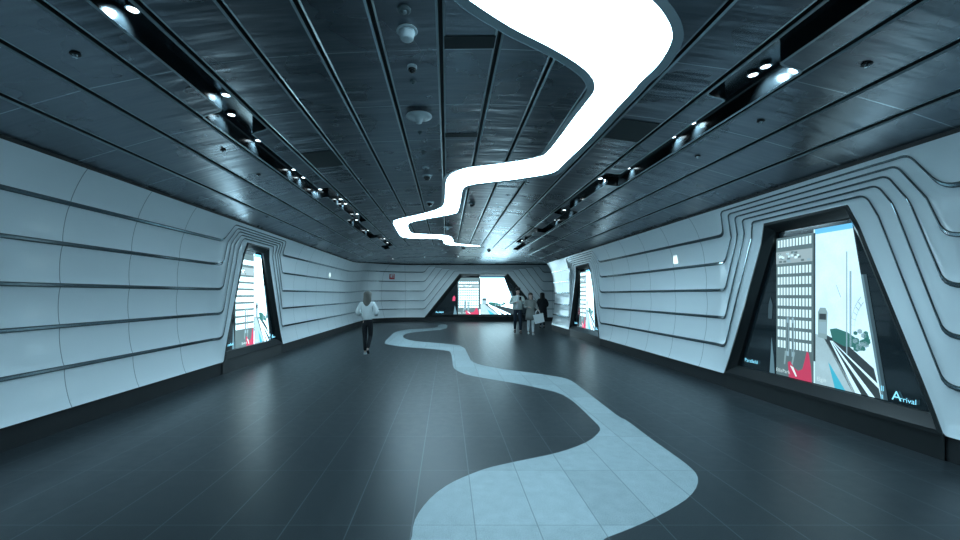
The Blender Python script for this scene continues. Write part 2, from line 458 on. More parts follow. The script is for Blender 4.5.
def groove_line(k, s0, s1, screens, zk, corners=[]):
    """control polyline of groove k in (s, z)"""
    segs = []; cur = s0
    pts = []
    def run(a, b, nseg):
        for j in range(nseg+1): s = lerp(a, b, j/nseg); pts.append((s, zk(k, s)))
    for sc in screens:
        run(cur, sc['a']-.35, max(3, int(round((sc['a']-s0)/.8))) if True else 0)
        ctrl = [(sc['a']-.35, zk(k, sc['a'])), (sc['a'], zk(k, sc['a'])), (sc['ta'][k], sc['T'][k]), (sc['tb'][k], sc['T'][k]), (sc['b'], zk(k, sc['b'])), (sc['b']+.35, zk(k, sc['b']))]
        if k == 0: ctrl[1] = (lerp(ctrl[0][0], ctrl[2][0], .5), ctrl[1][1]); ctrl[4] = (lerp(ctrl[5][0], ctrl[3][0], .5), ctrl[4][1])
        ra = .12 if k < 6 else .04
        rt = .07 if k < 6 else .02
        fl = fillet(ctrl, [0, ra, rt, rt, ra, 0], 5)
        # densify the long slanted runs equally: after fillet pts index: 0 |1..6|7..12|13..18|19..24|25
        cnt = [2]+[1]*5+[10]+[1]*5+[4]+[1]*5+[10]+[1]*5+[2]
        fl = densify(fl, cnt)
        pts += fl[1:-1]
        cur = sc['b']+.35
    run(cur, s1, max(3, int(round((s1-cur)/.3))))
    return pts
def side_screen(a, b, zk, Ttop, ztopframe):
    IN = [.16, .30, .42, .55, .72]
    ta = [a+.10]+[a+v for v in IN]+[a+.95]
    tb = [b-.10]+[b-v for v in IN]+[b-.95]
    T = [zk(0, a)]+[lerp(Ttop, ztopframe+.06, i/4) for i in range(5)]+[ztopframe]
    return dict(a=a, b=b, ta=ta, tb=tb, T=T)
def build_wall(name, f, zk, s0, s1, screens, m, strips=True):
    G = [groove_line(k, s0, s1, screens, zk) for k in range(7)]
    nU = len(G[0]); NV = 8
    vs, fs = [], []
    def holes(i, k):   # nothing to skip: bands stop at the frame
        return False
    for k in range(6):
        b = len(vs)
        for i in range(nU):
            (sa, za), (sb, zb) = G[k][i], G[k+1][i]
            wd = math.hypot(sa-sb, za-zb); amp = .028*min(1, wd/.45)
            for j in range(NV+1):
                v = j/NV; s = lerp(sa, sb, v); z = lerp(za, zb, v)
                o = base_off(z, s, zk)+amp*(1-(2*v-1)**2)**.7
                x, y = f(s, o); vs.append((x, y, z))
        for i in range(nU-1):
            for j in range(NV):
                p = b+i*(NV+1)+j; fs.append((p, p+1, p+NV+2, p+NV+1))
    w = mesh(name, vs, fs, m, None, None, True); tag(w, kind='structure')
    # chrome strips along the grooves
    for k in range(1, 6):
        for nm, w0, w1, do, m_ in (('groove', .026, .011, -.004, M_GROOVE), ('chrome_strip', .013, .005, -.012, M_CHROME)):
            mb = []; g = G[k]
            for i, (s, z) in enumerate(g):
                a = g[max(0, i-1)]; c = g[min(nU-1, i+1)]; t = Vector((c[0]-a[0], c[1]-a[1]))
                t = t.normalized() if t.length > 1e-6 else Vector((1, 0)); nn = Vector((-t.y, t.x))
                hw = lerp(w1, w0, 1-min(1, abs(z-zk(k, s))/.12))
                for q in (-1, 1):
                    ss, zz = s+nn.x*hw*q, z+nn.y*hw*q
                    x, y = f(ss, base_off(zz, ss, zk)+do+(-.0015 if q*nn.y > 0 else .0015)); mb.append((x, y, zz))
            mesh(nm, mb, [(2*i, 2*i+2, 2*i+3, 2*i+1) for i in range(nU-1)], m_, w)
    # kick plate and the black shadow gap on top
    N2 = max(20, int((s1-s0)/.3)); vs, fs, vt = [], [], []
    for i in range(N2+1):
        s = lerp(s0, s1, i/N2); x, y = f(s, .26); vs += [(x, y, -.01), (x, y, .34)]
        x, y = f(s, .02); x2, y2 = f(s, .02); z = zk(0, s); vt += [(x, y, z-.002), (x2, y2, z+.3)]
    fs = [(2*i, 2*i+2, 2*i+3, 2*i+1) for i in range(N2)]
    mesh('kickplate', vs, fs, M_KICK, w)
    mesh('shadow_gap', vt, fs, M_GAP, w)
    return w
yo = 3.0
scL = [side_screen(8.46+yo, 11.5+yo, zk_left, 3.13, 2.86)]
scR = [side_screen(4.05+yo, 7.26+yo, zk_right, 3.09, 2.75), side_screen(13.2+yo, 16.5+yo, zk_right, 3.09, 2.75)]
ea, eb = SA+.6, SA+7.97           # x -1.4 .. 5.97
sl = .79
scE = [dict(a=ea, b=eb, ta=[ea+.35]+[ea+sl*((3.44-.075*i)-ZE[i+1]) for i in range(5)]+[ea+2.17],
            tb=[eb-.35]+[eb-sl*((3.44-.075*i)-ZE[i+1]) for i in range(5)]+[eb-2.17], T=[3.50]+[3.44-.075*i for i in range(5)]+[2.97])]
build_wall('wall_left', PL, zk_left, 0, SA-.9, scL, M_WALL_L)
build_wall('wall_back', PL, zk_left, SA-.9, SA+12.4, scE, M_WALL_E)
build_wall('wall_right', PR, zk_right, 0, 22.2+1.4*PI/2+4.2, scR, M_WALL_R)
b = MB(); b.box((-5.3, -3.3, 0), (5.6, -3.05, 4.2)); tag(b.build('wall_front', M_WALL_E), kind='structure')
b = MB(); b.box((10.2, 19.5, 0), (10.4, 26.2, 3.8)); tag(b.build('wall_side_seal', M_WALL_E), kind='structure')  # unseen wall added to close the open side corridor light-tight

# ------------------------------------------------------------------ display screens
def emis(name, col, k):
    m = mat(name, tuple(c*.05 for c in col), .5, emit=col, es=k); return m
def text_mesh(txt, size):
    cu = bpy.data.curves.new('caption', 'FONT'); cu.body = txt; cu.size = size; cu.offset = .0
    o = bpy.data.objects.new('caption_tmp', cu); C.objects.link(o)
    dg = bpy.context.evaluated_depsgraph_get(); me = bpy.data.meshes.new_from_object(o.evaluated_get(dg))
    vs = [v.co.copy() for v in me.vertices]; fs = [tuple(p.vertices) for p in me.polygons]
    bpy.data.objects.remove(o); bpy.data.curves.remove(cu); bpy.data.meshes.remove(me); return vs, fs
def make_screen(f, sc, zk, flip, K, hs, ztop, label, sky_k=1.0):
    """f path map, flip: True when viewed left = larger s; hs horizontal scale of the picture"""
    a, b_ = sc['a'], sc['b']; W = b_-a; z6 = zk(6, a); T6 = sc['T'][6]
    O = .33
    mid = f((a+b_)/2, .3); root = tag(empty('display_screen', (mid[0], mid[1], 0)), label, 'screen')
    bpy.context.view_layer.update()
    def P(h, z, o=O):
        s = (b_-h) if flip else (a+h)
        x, y = f(s, o); return (x-mid[0], y-mid[1], z)
    ins = (T6-z6)
    tin = sc['ta'][6]-a
    def edge_l(z): return tin*(z-z6)/ins
    # frame ring: outer follows the wall, inner planar
    bw = .13 if hs < 2 else .3
    zb, zt = z6+.17, T6-.14
    outer = [(0, z6), (tin, T6), (W-tin, T6), (W, z6)]
    outer_d = []
    for i in range(4):
        p, q = outer[i], outer[(i+1) % 4]
        for j in range(8): outer_d.append((lerp(p[0], q[0], j/8), lerp(p[1], q[1], j/8)))
    inner = [(edge_l(zb)+bw, zb), (edge_l(zt)+bw, zt), (W-edge_l(zt)-bw, zt), (W-edge_l(zb)-bw, zb)]
    inner_d = []
    for i in range(4):
        p, q = inner[i], inner[(i+1) % 4]
        for j in range(8): inner_d.append((lerp(p[0], q[0], j/8), lerp(p[1], q[1], j/8)))
    n = 32
    vs = [P(h, z, base_off(z, a, zk)-.012) for h, z in outer_d]+[P(lerp(h, h2, .25), lerp(z, z2, .25), base_off(z, a, zk)-.02) for (h, z), (h2, z2) in zip(outer_d, inner_d)]+[P(h, z, O-.03) for h, z in inner_d]+[P(h, z, O+.03) for h, z in inner_d]+[P(h, z, .5) for h, z in outer_d]
    fs = []
    for r in range(3): fs += [(r*n+i, r*n+(i+1) % n, (r+1)*n+(i+1) % n, (r+1)*n+i) for i in range(n)]
    fs += [(i, (i+1) % n, 4*n+(i+1) % n, 4*n+i) for i in range(n)]
    mesh('bezel', vs, fs, M_BLACK, root)
    mb = MB(); mb.add([P(0.02, z6+.02, .24), P(W-.02, z6+.02, .24), P(W-.02, .0, .24), P(.02, .0, .24), P(0.02, z6+.02, .3), P(W-.02, z6+.02, .3)], [(0, 1, 2, 3), (0, 4, 5, 1)])
    mb.build('plinth', M_BLACK, root)
    gl = mesh('display_glass', [P(h, z, O+.02) for h, z in inner], [(0, 1, 2, 3)], M_GLASS, root)
    # picture, layered a few mm apart
    cols = {'sky': (.52, .82, 1.0), 'skyb': (.12, .50, .85), 'tower': (.10, .17, .19), 'win': (.62, .92, 1.0), 'ledge': (.30, .42, .46), 'plat': (.36, .56, .64), 'teal': (.05, .45, .62),
            'rail': (.03, .05, .06), 'tree': (.03, .16, .15), 'steel': (.25, .42, .50), 'red': (.50, .05, .12), 'train': (.22, .36, .40), 'white': (.75, .95, 1), 'blue': (.10, .55, .95), 'dark': (.012, .02, .025),
            'fade1': (.10, .20, .25), 'fade2': (.035, .07, .09)}
    keys = list(cols); ms = [emis('screen_'+c, cols[c], K*(sky_k if c == 'sky' else lerp(1, sky_k, .35) if c in ('win', 'skyb') else 1)) for c in keys]
    for m_, c_ in zip(ms, keys):
        if c_ in ('sky', 'plat', 'tower'):
            nd_ = N(m_); pp, _ = nd_.xyz(); nz = nd_.noise(pp, 3.5, 5, .6); fine = nd_.noise(pp, 60, 2)
            c4 = tuple(cols[c_]); nd_.link(nd_.mix(nd_.m('ADD', nd_.m('MULTIPLY', nz, .7), nd_.m('MULTIPLY', fine, .3)), tuple(v*.62 for v in c4), tuple(min(1.2, v*1.3) for v in c4)), nd_.b.inputs['Emission Color'])
    pic = MB(); layer = [0]
    def poly(pts, c, lay):
        pic.add([P(h*hs, z, O+.016-lay*.0016) for h, z in pts], [tuple(range(len(pts)))], keys.index(c))
    ZB, ZT = zb+.01, zt-.06
    def rx(z): # right border of the picture
        top = (W-edge_l(zt)-bw)/hs-.03; bot = 2.50 if hs < 2 else 2.75
        return lerp(min(bot, (W-edge_l(ZB)-bw)/hs-.03), top, (z-ZB)/(ZT-ZB))
    lx = .98 if flip or hs > 2 else .72
    # sky
    poly([(1.62, ZB), (rx(ZB), ZB), (rx(ZT), ZT), (1.62, ZT)], 'sky', 1)
    poly([(1.64, ZT-.07), (rx(ZT-.07), ZT-.07), (rx(ZT), ZT), (1.64, ZT)], 'skyb', 2)
    # dim glow at the border of the picture
    for e0, e1, c in ((0, .03, 'fade1'), (.03, .07, 'fade2')):
        poly([(rx(ZB)+e0, ZB), (rx(ZB)+e1, ZB), (rx(1.9)+e1, 1.9), (rx(1.9)+e0, 1.9)], c, 1)
    # tower facade with rows of windows
    poly([(lx, ZB), (1.62, ZB), (1.62, ZT-.04), (lx, ZT-.04)], 'tower', 1)
    poly([(1.62, ZB+.3), (1.65, ZB+.3), (1.65, ZT-.05), (1.62, ZT-.05)], 'rail', 3)
    poly([(lx, 2.12), (1.6, 2.12), (1.6, 2.30), (lx, 2.30)], 'ledge', 2)
    random.seed(7)
    for i in range(26):
        h = lx+.02+random.random()*.54; z = 2.12+random.random()*.15; poly([(h, z), (h+.05, z), (h+.05, z+.03), (h, z+.03)], random.choice(['win', 'tower', 'steel']), 3)
    rows = [2.42]+[2.02-.158*i for i in range(8)]
    for r, z in enumerate(rows):
        for i in range(11 if lx > .9 else 16):
            h = lx+.03+i*.054
            if z-.05 < ZB+.3: continue
            poly([(h, z-.055), (h+.034, z-.055), (h+.034, z+.055), (h, z+.055)], 'win', 2)
    # street canyon, figure and red dress in front of the tower
    for q in (-1, 1):
        c = 1.24+q*.045; poly([(c-.022, .75), (c+.022, .75), (c+.016, 1.32), (c-.016, 1.32)], 'steel', 4)
        poly([(c-.05+q*.02, .62), (c-.025+q*.02, .62), (c+.01+q*.03, .82), (c-.02+q*.03, .82)], 'train', 4)
        poly([(c-.012, .82), (c+.012, .82), (c+.012, 1.24), (c-.012, 1.24)], 'tower', 5)
    poly([(1.22, ZB), (1.60, ZB), (1.585, .66), (1.55, .84), (1.52, .86), (1.49, .74), (1.45, .60), (1.38, .56), (1.30, .60), (1.24, .68), (1.20, .66)], 'red', 6)
    poly([(1.24, .62), (1.30, .60), (1.36, .48), (1.34, .47), (1.28, .56)], 'white', 7)
    # train, catenary mast, bridge arch, trees, tracks, platform
    poly([(1.64, ZB), (1.64, 1.12), (1.76, 1.10), (2.22, ZB)], 'plat', 2)
    poly([(1.72, 1.16), (1.86, 1.10), (2.10, 1.02), (rx(.95), .78), (rx(ZB), ZB), (2.16, ZB)], 'rail', 2)
    for k_, wd in ((0, .05), (.16, .05), (.30, .035)):
        poly([(1.86+k_*.1, 1.05), (1.875+k_*.1, 1.05), (2.2+k_+wd*1.4, ZB), (2.2+k_, ZB)] if 2.2+k_+wd*1.4 < rx(ZB) else [(1.89, 1.05), (1.90, 1.05), (rx(.6), .6), (rx(.56), .55)], 'sky', 3)
    poly([(1.93, ZB), (2.07, ZB), (1.86, .74), (1.84, .76)], 'teal', 3)
    poly([(1.86, 1.2), (1.95, 1.22), (2.10, 1.18), (2.2, 1.12), (2.2, 1.0), (2.05, 1.0), (1.9, 1.06)], 'tree', 3)
    for i in range(22):
        h = 2.20+random.random()*.16; z = .98+random.random()*.24; e = .02+random.random()*.03
        h = min(h, rx(z)-.05); poly([(h-e, z-e*.6), (h, z-e), (h+e, z-e*.5), (h+e*.8, z+e*.7), (h, z+e), (h-e, z+e*.6)], random.choice(['tree', 'tree', 'steel']), 4)
    poly([(1.69, 1.08), (1.82, 1.06), (1.83, 1.42), (1.80, 1.48), (1.72, 1.48), (1.69, 1.42)], 'train', 4)
    poly([(1.71, 1.32), (1.81, 1.32), (1.81, 1.40), (1.71, 1.40)], 'rail', 5)
    poly([(1.705, 1.14), (1.815, 1.13), (1.815, 1.29), (1.705, 1.29)], 'steel', 5)
    poly([(2.085, .9), (2.10, .9), (2.10, 2.2), (2.085, 2.2)], 'steel', 5)
    poly([(2.125, 1.0), (2.15, 1.0), (2.15, 1.95), (2.125, 1.95)], 'steel', 3)
    poly([(1.95, 1.78), (1.957, 1.78), (2.02, 1.62), (2.01, 1.62)], 'steel', 5)
    for r0 in (.52, .44):
        pts = [(2.46-r0*.62*math.cos(t*PI/20), 1.2+r0*math.sin(t*PI/20)) for t in range(11)]
        for p, q in zip(pts, pts[1:]):
            if q[0] < rx(q[1])-.01: poly([p, q, (q[0], q[1]+.014), (p[0], p[1]+.014)], 'steel', 4)
    for t in range(1, 9):
        c_, s_ = math.cos(t*PI/20), math.sin(t*PI/20); p, q = (2.46-.52*.62*c_, 1.2+.52*s_), (2.46-.44*.62*c_, 1.2+.44*s_)
        if q[0] < rx(q[1])-.03: poly([p, (p[0]+.012, p[1]), (q[0]+.012, q[1]), q], 'steel', 4)
    poly([(lx-.16, 1.28), (lx-.08, 1.28), (lx-.07, 1.5), (lx-.11, 1.62), (lx-.15, 1.5)], 'red' if hs > 2 else 'fade2', 2)
    poly([(lx-.13, ZB), (lx-.03, ZB), (lx-.05, .7), (lx-.09, 1.0), (lx-.11, .7)], 'fade1', 2)
    pic.build('picture', ms, root)
    cm = [emis('caption_blue', (.25, .75, 1.0), 1.3*K), emis('caption_white', (.7, .95, 1), .8*K)]
    def cap(txt, h, z, size, c, sx=1.):
        vs, fs = text_mesh(txt, size); caps = MB().add([P((h+v.x*sx)*hs if hs < 2 else (h*hs+v.x*sx), z+v.y, O+.002) for v in vs], fs, c); caps.build('caption', cm, root)
    cm = [emis('caption_blue', (.25, .75, 1.0), 1.3*K), emis('caption_white', (.7, .95, 1), .8*K)]
    cap('Parafield', .33, ZB+.09, .085 if hs < 2 else .14, 0)
    cap('Ellis', .99, ZB+.05, .075 if hs < 2 else .12, 1); cap('Park', 1.11 if hs < 2 else 1.12, ZB+.05, .075 if hs < 2 else .12, 1)
    cap('Elgin', 1.68, ZB+.05, .075 if hs < 2 else .12, 1)
    if hs < 2:
        cap('A', 2.62, ZB+.03, .15, 0); cap('rrival', 2.70, ZB+.03, .08, 0); cap('ll', 2.50, ZB+.10, .09, 0); cap('ll', 2.50, ZB+.01, .07, 0)
    # rear cabinet closing the recess
    return root
make_screen(PR, scR[0], zk_right, True, .95, 1.0, 2.78, 'large dim trapezoid video screen in black frame, nearest on the right wall', 1.3)
make_screen(PR, scR[1], zk_right, True, 1.6, 1.0, 2.78, 'narrow-looking bright trapezoid video screen far down the right wall, beside the three walkers', 2.4)
make_screen(PL, scL[0], zk_left, False, 1.5, 1.0, 2.86, 'bright blue-white trapezoid video screen on the left wall', 4.2)
make_screen(PL, scE[0], zk_left, False, 1.5, 2.12, 2.97, 'wide glowing trapezoid video screen on the wall at the far end', 4.0)

# ------------------------------------------------------------------ small ceiling fittings
def fitting(name, px, py, builder, label, cat, group=None):
    x, d = on_ceiling(px, py); o = empty(name, (x, d, zc(x, d)-.001)); builder(o); return tag(o, label, cat, group)
def dome_camera(r=.075, dark=False):
    def b(o):
        MB().lathe([(r, 0), (r, -.018), (r*.86, -.03)], n=20).build('mount', M_WHITEP if not dark else M_GREYP, o)
        MB().lathe([(r*.8, -.03), (r*.78, -.03-r*.2), (r*.62, -.03-r*.5), (r*.35, -.03-r*.7), (r*.05, -.03-r*.76)], n=20).build('dome', M_DOME, o, True)
    return b
def bucket(o):
    MB().lathe([(.088, 0), (.092, -.010), (.086, -.016)], n=24).build('flange', M_WHITEP, o)
    MB().lathe([(.070, -.016), (.064, -.04), (.055, -.075), (.048, -.082), (.02, -.084)], n=24).build('body', M_WHITEP, o, True)
def mushroom(o):
    MB().lathe([(.04, 0), (.045, -.02), (.04, -.03)], n=20).build('mount', M_GREYP, o)
    MB().lathe([(.05, -.028), (.16, -.036), (.165, -.045), (.12, -.053), (.055, -.070), (.042, -.10), (.036, -.125), (.01, -.13)], n=28).build('body', M_WHITEP, o, True)
def disc(r, m):
    def b(o):
        MB().lathe([(r, 0), (r, -.012), (r*.8, -.02)], n=20).build('base', m, o); MB().lathe([(r*.45, -.02), (r*.4, -.032), (.004, -.035)], n=14).build('sensor', M_GREYP, o, True)
    return b
fitting('smoke_detector', 404, 9, disc(.055, M_GREYP), 'flat grey detector disc on the ceiling in front of the white bucket-shaped unit', 'detector')
fitting('ceiling_antenna', 407, 30, bucket, 'white bucket-shaped unit with a flange under the ceiling', 'antenna')
fitting('dome_camera', 412, 66, dome_camera(.05), 'nearest small dome camera, between the two large white ceiling units', 'camera')
fitting('smoke_detector', 413, 81, disc(.035, M_GREYP), 'small flat detector just behind the nearest dome camera', 'detector')
fitting('ceiling_antenna', 419, 113, mushroom, 'white mushroom-shaped unit hanging stem-down from the ceiling', 'antenna')
fitting('smoke_detector', 420, 132, disc(.032, M_GREYP), 'small flat detector just behind the mushroom-shaped unit', 'detector')
fitting('smoke_detector', 423, 152, disc(.032, M_GREYP), 'small flat detector midway between mushroom-shaped unit and dome cameras', 'detector')
fitting('smoke_detector', 426, 167.5, disc(.06, M_WHITEP), 'white detector right in front of the second dome camera', 'detector')
fitting('dome_camera', 427, 175.5, dome_camera(.085), 'second dome camera left of the bend in the light band', 'camera')
fitting('smoke_detector', 429.5, 195, disc(.055, M_GREYP), 'grey detector between the second and third dome cameras', 'detector')
fitting('dome_camera', 430, 202, dome_camera(.095), 'third dome camera, just above the far zigzag of the light band', 'camera')
fitting('smoke_detector', 433.5, 223.5, disc(.09, M_WHITEP), 'white detector inside the last loop of the light band', 'detector')
fitting('ceiling_antenna', 448, 226, mushroom, 'far white mushroom-shaped unit beside the last loop of the light band', 'antenna')
fitting('dome_camera', 472, 203, dome_camera(.085, True), 'dark dome camera hanging alone in the brightest part of the ceiling', 'camera')
fitting('dome_camera', 463.5, 247.5, dome_camera(.10, True), 'left one of two tiny dark domes at the far edge of the ceiling', 'camera')
fitting('dome_camera', 489, 250, dome_camera(.10, True), 'right one of two tiny dark domes at the far edge of the ceiling', 'camera')
def sprink(o):
    MB().lathe([(.040, 0), (.040, -.004), (.030, -.008)], n=18).build('escutcheon', M_GAP, o); MB().lathe([(.02, -.008), (.012, -.02), (.018, -.028), (.004, -.03)], n=12).build('nozzle', M_CHR2, o)
for px, py, l in [(75, 54, 'nearest sprinkler on the left ceiling panels, top left corner'), (223, 150, 'sprinkler beside the blue-white reflection left of the left slot'), (258, 174.5, 'sprinkler left of the left slot, third from the front'),
                  (867, 64, 'nearest sprinkler on the right ceiling, in the large blue reflection'), (761, 121, 'second sprinkler right of the right slot'), (698, 156, 'third sprinkler right of the right slot'),
                  (234, 95, 'sprinkler by the nearest spotlight cluster of the left slot')][:6]:
    fitting('fire_sprinkler', px, py, sprink, l, 'sprinkler')
def vent(x0, x1, y0, y1, label):
    cx, cy = (x0+x1)/2, (y0+y1)/2; o = empty('ceiling_vent', (cx, cy, zc(cx, cy)-.003))
    g = lambda x, y, dz=0: (x-cx, y-cy, zc(x, y)-zc(cx, cy)-dz)
    mesh('grille', [g(x0, y0, .004), g(x1, y0, .004), g(x1, y1, .004), g(x0, y1, .004), g(x0, y0), g(x1, y0), g(x1, y1), g(x0, y1)],
         [(3, 2, 1, 0), (4, 5, 1, 0), (5, 6, 2, 1), (6, 7, 3, 2), (7, 4, 0, 3)], M_VENT, o)
    tag(o, label, 'vent', 'dark vents set in the ceiling')
vent(-.025, .43, 3.60, 3.78, 'dark strip vent in the ceiling, left of the near end of the light band')
vent(-.025, .43, 5.76, 5.90, 'second dark strip vent, straight behind the nearest one, left of the light band')
vent(-2.2, -1.74, 6.2, 6.9, 'dark square vent in the ceiling right of the left slot')
vent(2.14, 2.60, 5.0, 5.6, 'dark square vent between the light band and the right slot')

# red sign on the far curved wall, light reflections built as glowing marks on the side walls
def wall_point(f, s, z, zk): return (*f(s, base_off(z, s, zk)+.03), z)
best = min(range(0, 500), key=lambda i: abs((lambda p: CX+FPX*p[0]/p[1])(PL(25+i*.01, .34))-391.5)); s_ = 25+best*.01
A_ = Vector((*PL(s_-.15, .30), 0)); B_ = Vector((*PL(s_+.15, .30), 0)); mid = (A_+B_)/2; ang = math.atan2(B_.y-A_.y, B_.x-A_.x)
sg = tag(empty('fire_sign', (mid.x, mid.y, 2.62), ang), 'small square red sign with a white symbol on the far left wall', 'sign')
MB().box((-.17, -.03, 0), (.17, .1, .40)).build('plate', mat('sign_red', (.40, .03, .035), .4), sg)
b = MB(); b.box((-.10, -.036, .10), (-.02, -.031, .30)); b.box((.02, -.036, .22), (.10, -.031, .32)); b.box((.04, -.036, .08), (.08, -.031, .2)); b.build('symbol', M_WHITEP, sg)
M_MARK = mat('glowing_reflection', (.8, .9, .9), .3, emit=(.78, 1, .97), es=1.1)
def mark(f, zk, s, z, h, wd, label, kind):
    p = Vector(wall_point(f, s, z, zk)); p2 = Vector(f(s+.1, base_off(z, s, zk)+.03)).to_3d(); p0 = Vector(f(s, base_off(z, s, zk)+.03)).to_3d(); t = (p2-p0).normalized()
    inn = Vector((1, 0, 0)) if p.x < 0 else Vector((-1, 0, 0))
    o = empty('wall_reflection', p+inn*.012); v = MB()
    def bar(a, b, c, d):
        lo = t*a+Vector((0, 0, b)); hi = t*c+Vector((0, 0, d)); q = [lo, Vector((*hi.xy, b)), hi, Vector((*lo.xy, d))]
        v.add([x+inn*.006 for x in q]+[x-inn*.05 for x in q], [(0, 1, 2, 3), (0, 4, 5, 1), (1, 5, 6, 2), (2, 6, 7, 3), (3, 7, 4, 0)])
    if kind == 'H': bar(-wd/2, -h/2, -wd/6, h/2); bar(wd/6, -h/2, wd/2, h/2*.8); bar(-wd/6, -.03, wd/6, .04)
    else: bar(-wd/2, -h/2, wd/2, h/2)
    v.build('reflection_mark', M_MARK, o); tag(o, label, 'light')
mark(PR, zk_right, FPX*4.95/(673-CX)+3.0, 2.44, .20, .13, 'small glowing H-shaped light reflection high on the right wall', 'H')
mark(PL, zk_left, FPX*4.7/(CX-330)+3.0, 2.46, .18, .10, 'small glowing upright slit of reflected light high on the left wall behind the left screen', 'I')

# ------------------------------------------------------------------ people
def cm(name, c, r=.75): return mat(name, c, r, spec=.3)
SKIN = cm('skin', (.62, .45, .39), .5)
def skin_mesh(nodes, edges, levels=2):
    names = list(nodes); me = bpy.data.meshes.new('t'); me.from_pydata([nodes[n_][0] for n_ in names], [(names.index(a), names.index(b)) for a, b in edges], [])
    o = bpy.data.objects.new('t', me); C.objects.link(o); md = o.modifiers.new('s', 'SKIN'); md.use_smooth_shade = True
    for i, n_ in enumerate(names):
        r = nodes[n_][1]; me.skin_vertices[0].data[i].radius = r if isinstance(r, tuple) else (r, r)
        me.skin_vertices[0].data[i].use_root = (i == 0)
    if levels: sb = o.modifiers.new('b', 'SUBSURF'); sb.levels = levels; sb.render_levels = levels
    dg = bpy.context.evaluated_depsgraph_get(); dg.update(); ev = o.evaluated_get(dg).to_mesh()
    r = ([v.co.copy() for v in ev.vertices], [tuple(p.vertices) for p in ev.polygons]); o.evaluated_get(dg).to_mesh_clear()
    bpy.data.objects.remove(o); bpy.data.meshes.remove(me); return r
def loft(rings, n=20):
    """rings: (cx, cy, z, rx, ry)"""
    vs, fs = [], []
    for cx, cy, z, rx_, ry_ in rings:
        for i in range(n): a = 2*PI*i/n; vs.append(Vector((cx+rx_*math.cos(a), cy+ry_*math.sin(a), z)))
    for j in range(len(rings)-1):
        for i in range(n): k = (i+1) % n; fs.append((j*n+i, j*n+k, (j+1)*n+k, (j+1)*n+i))
    fs.append(tuple(range(n-1, -1, -1))); fs.append(tuple(range((len(rings)-1)*n, len(rings)*n))); return vs, fs
def V3(*a): return Vector(a)
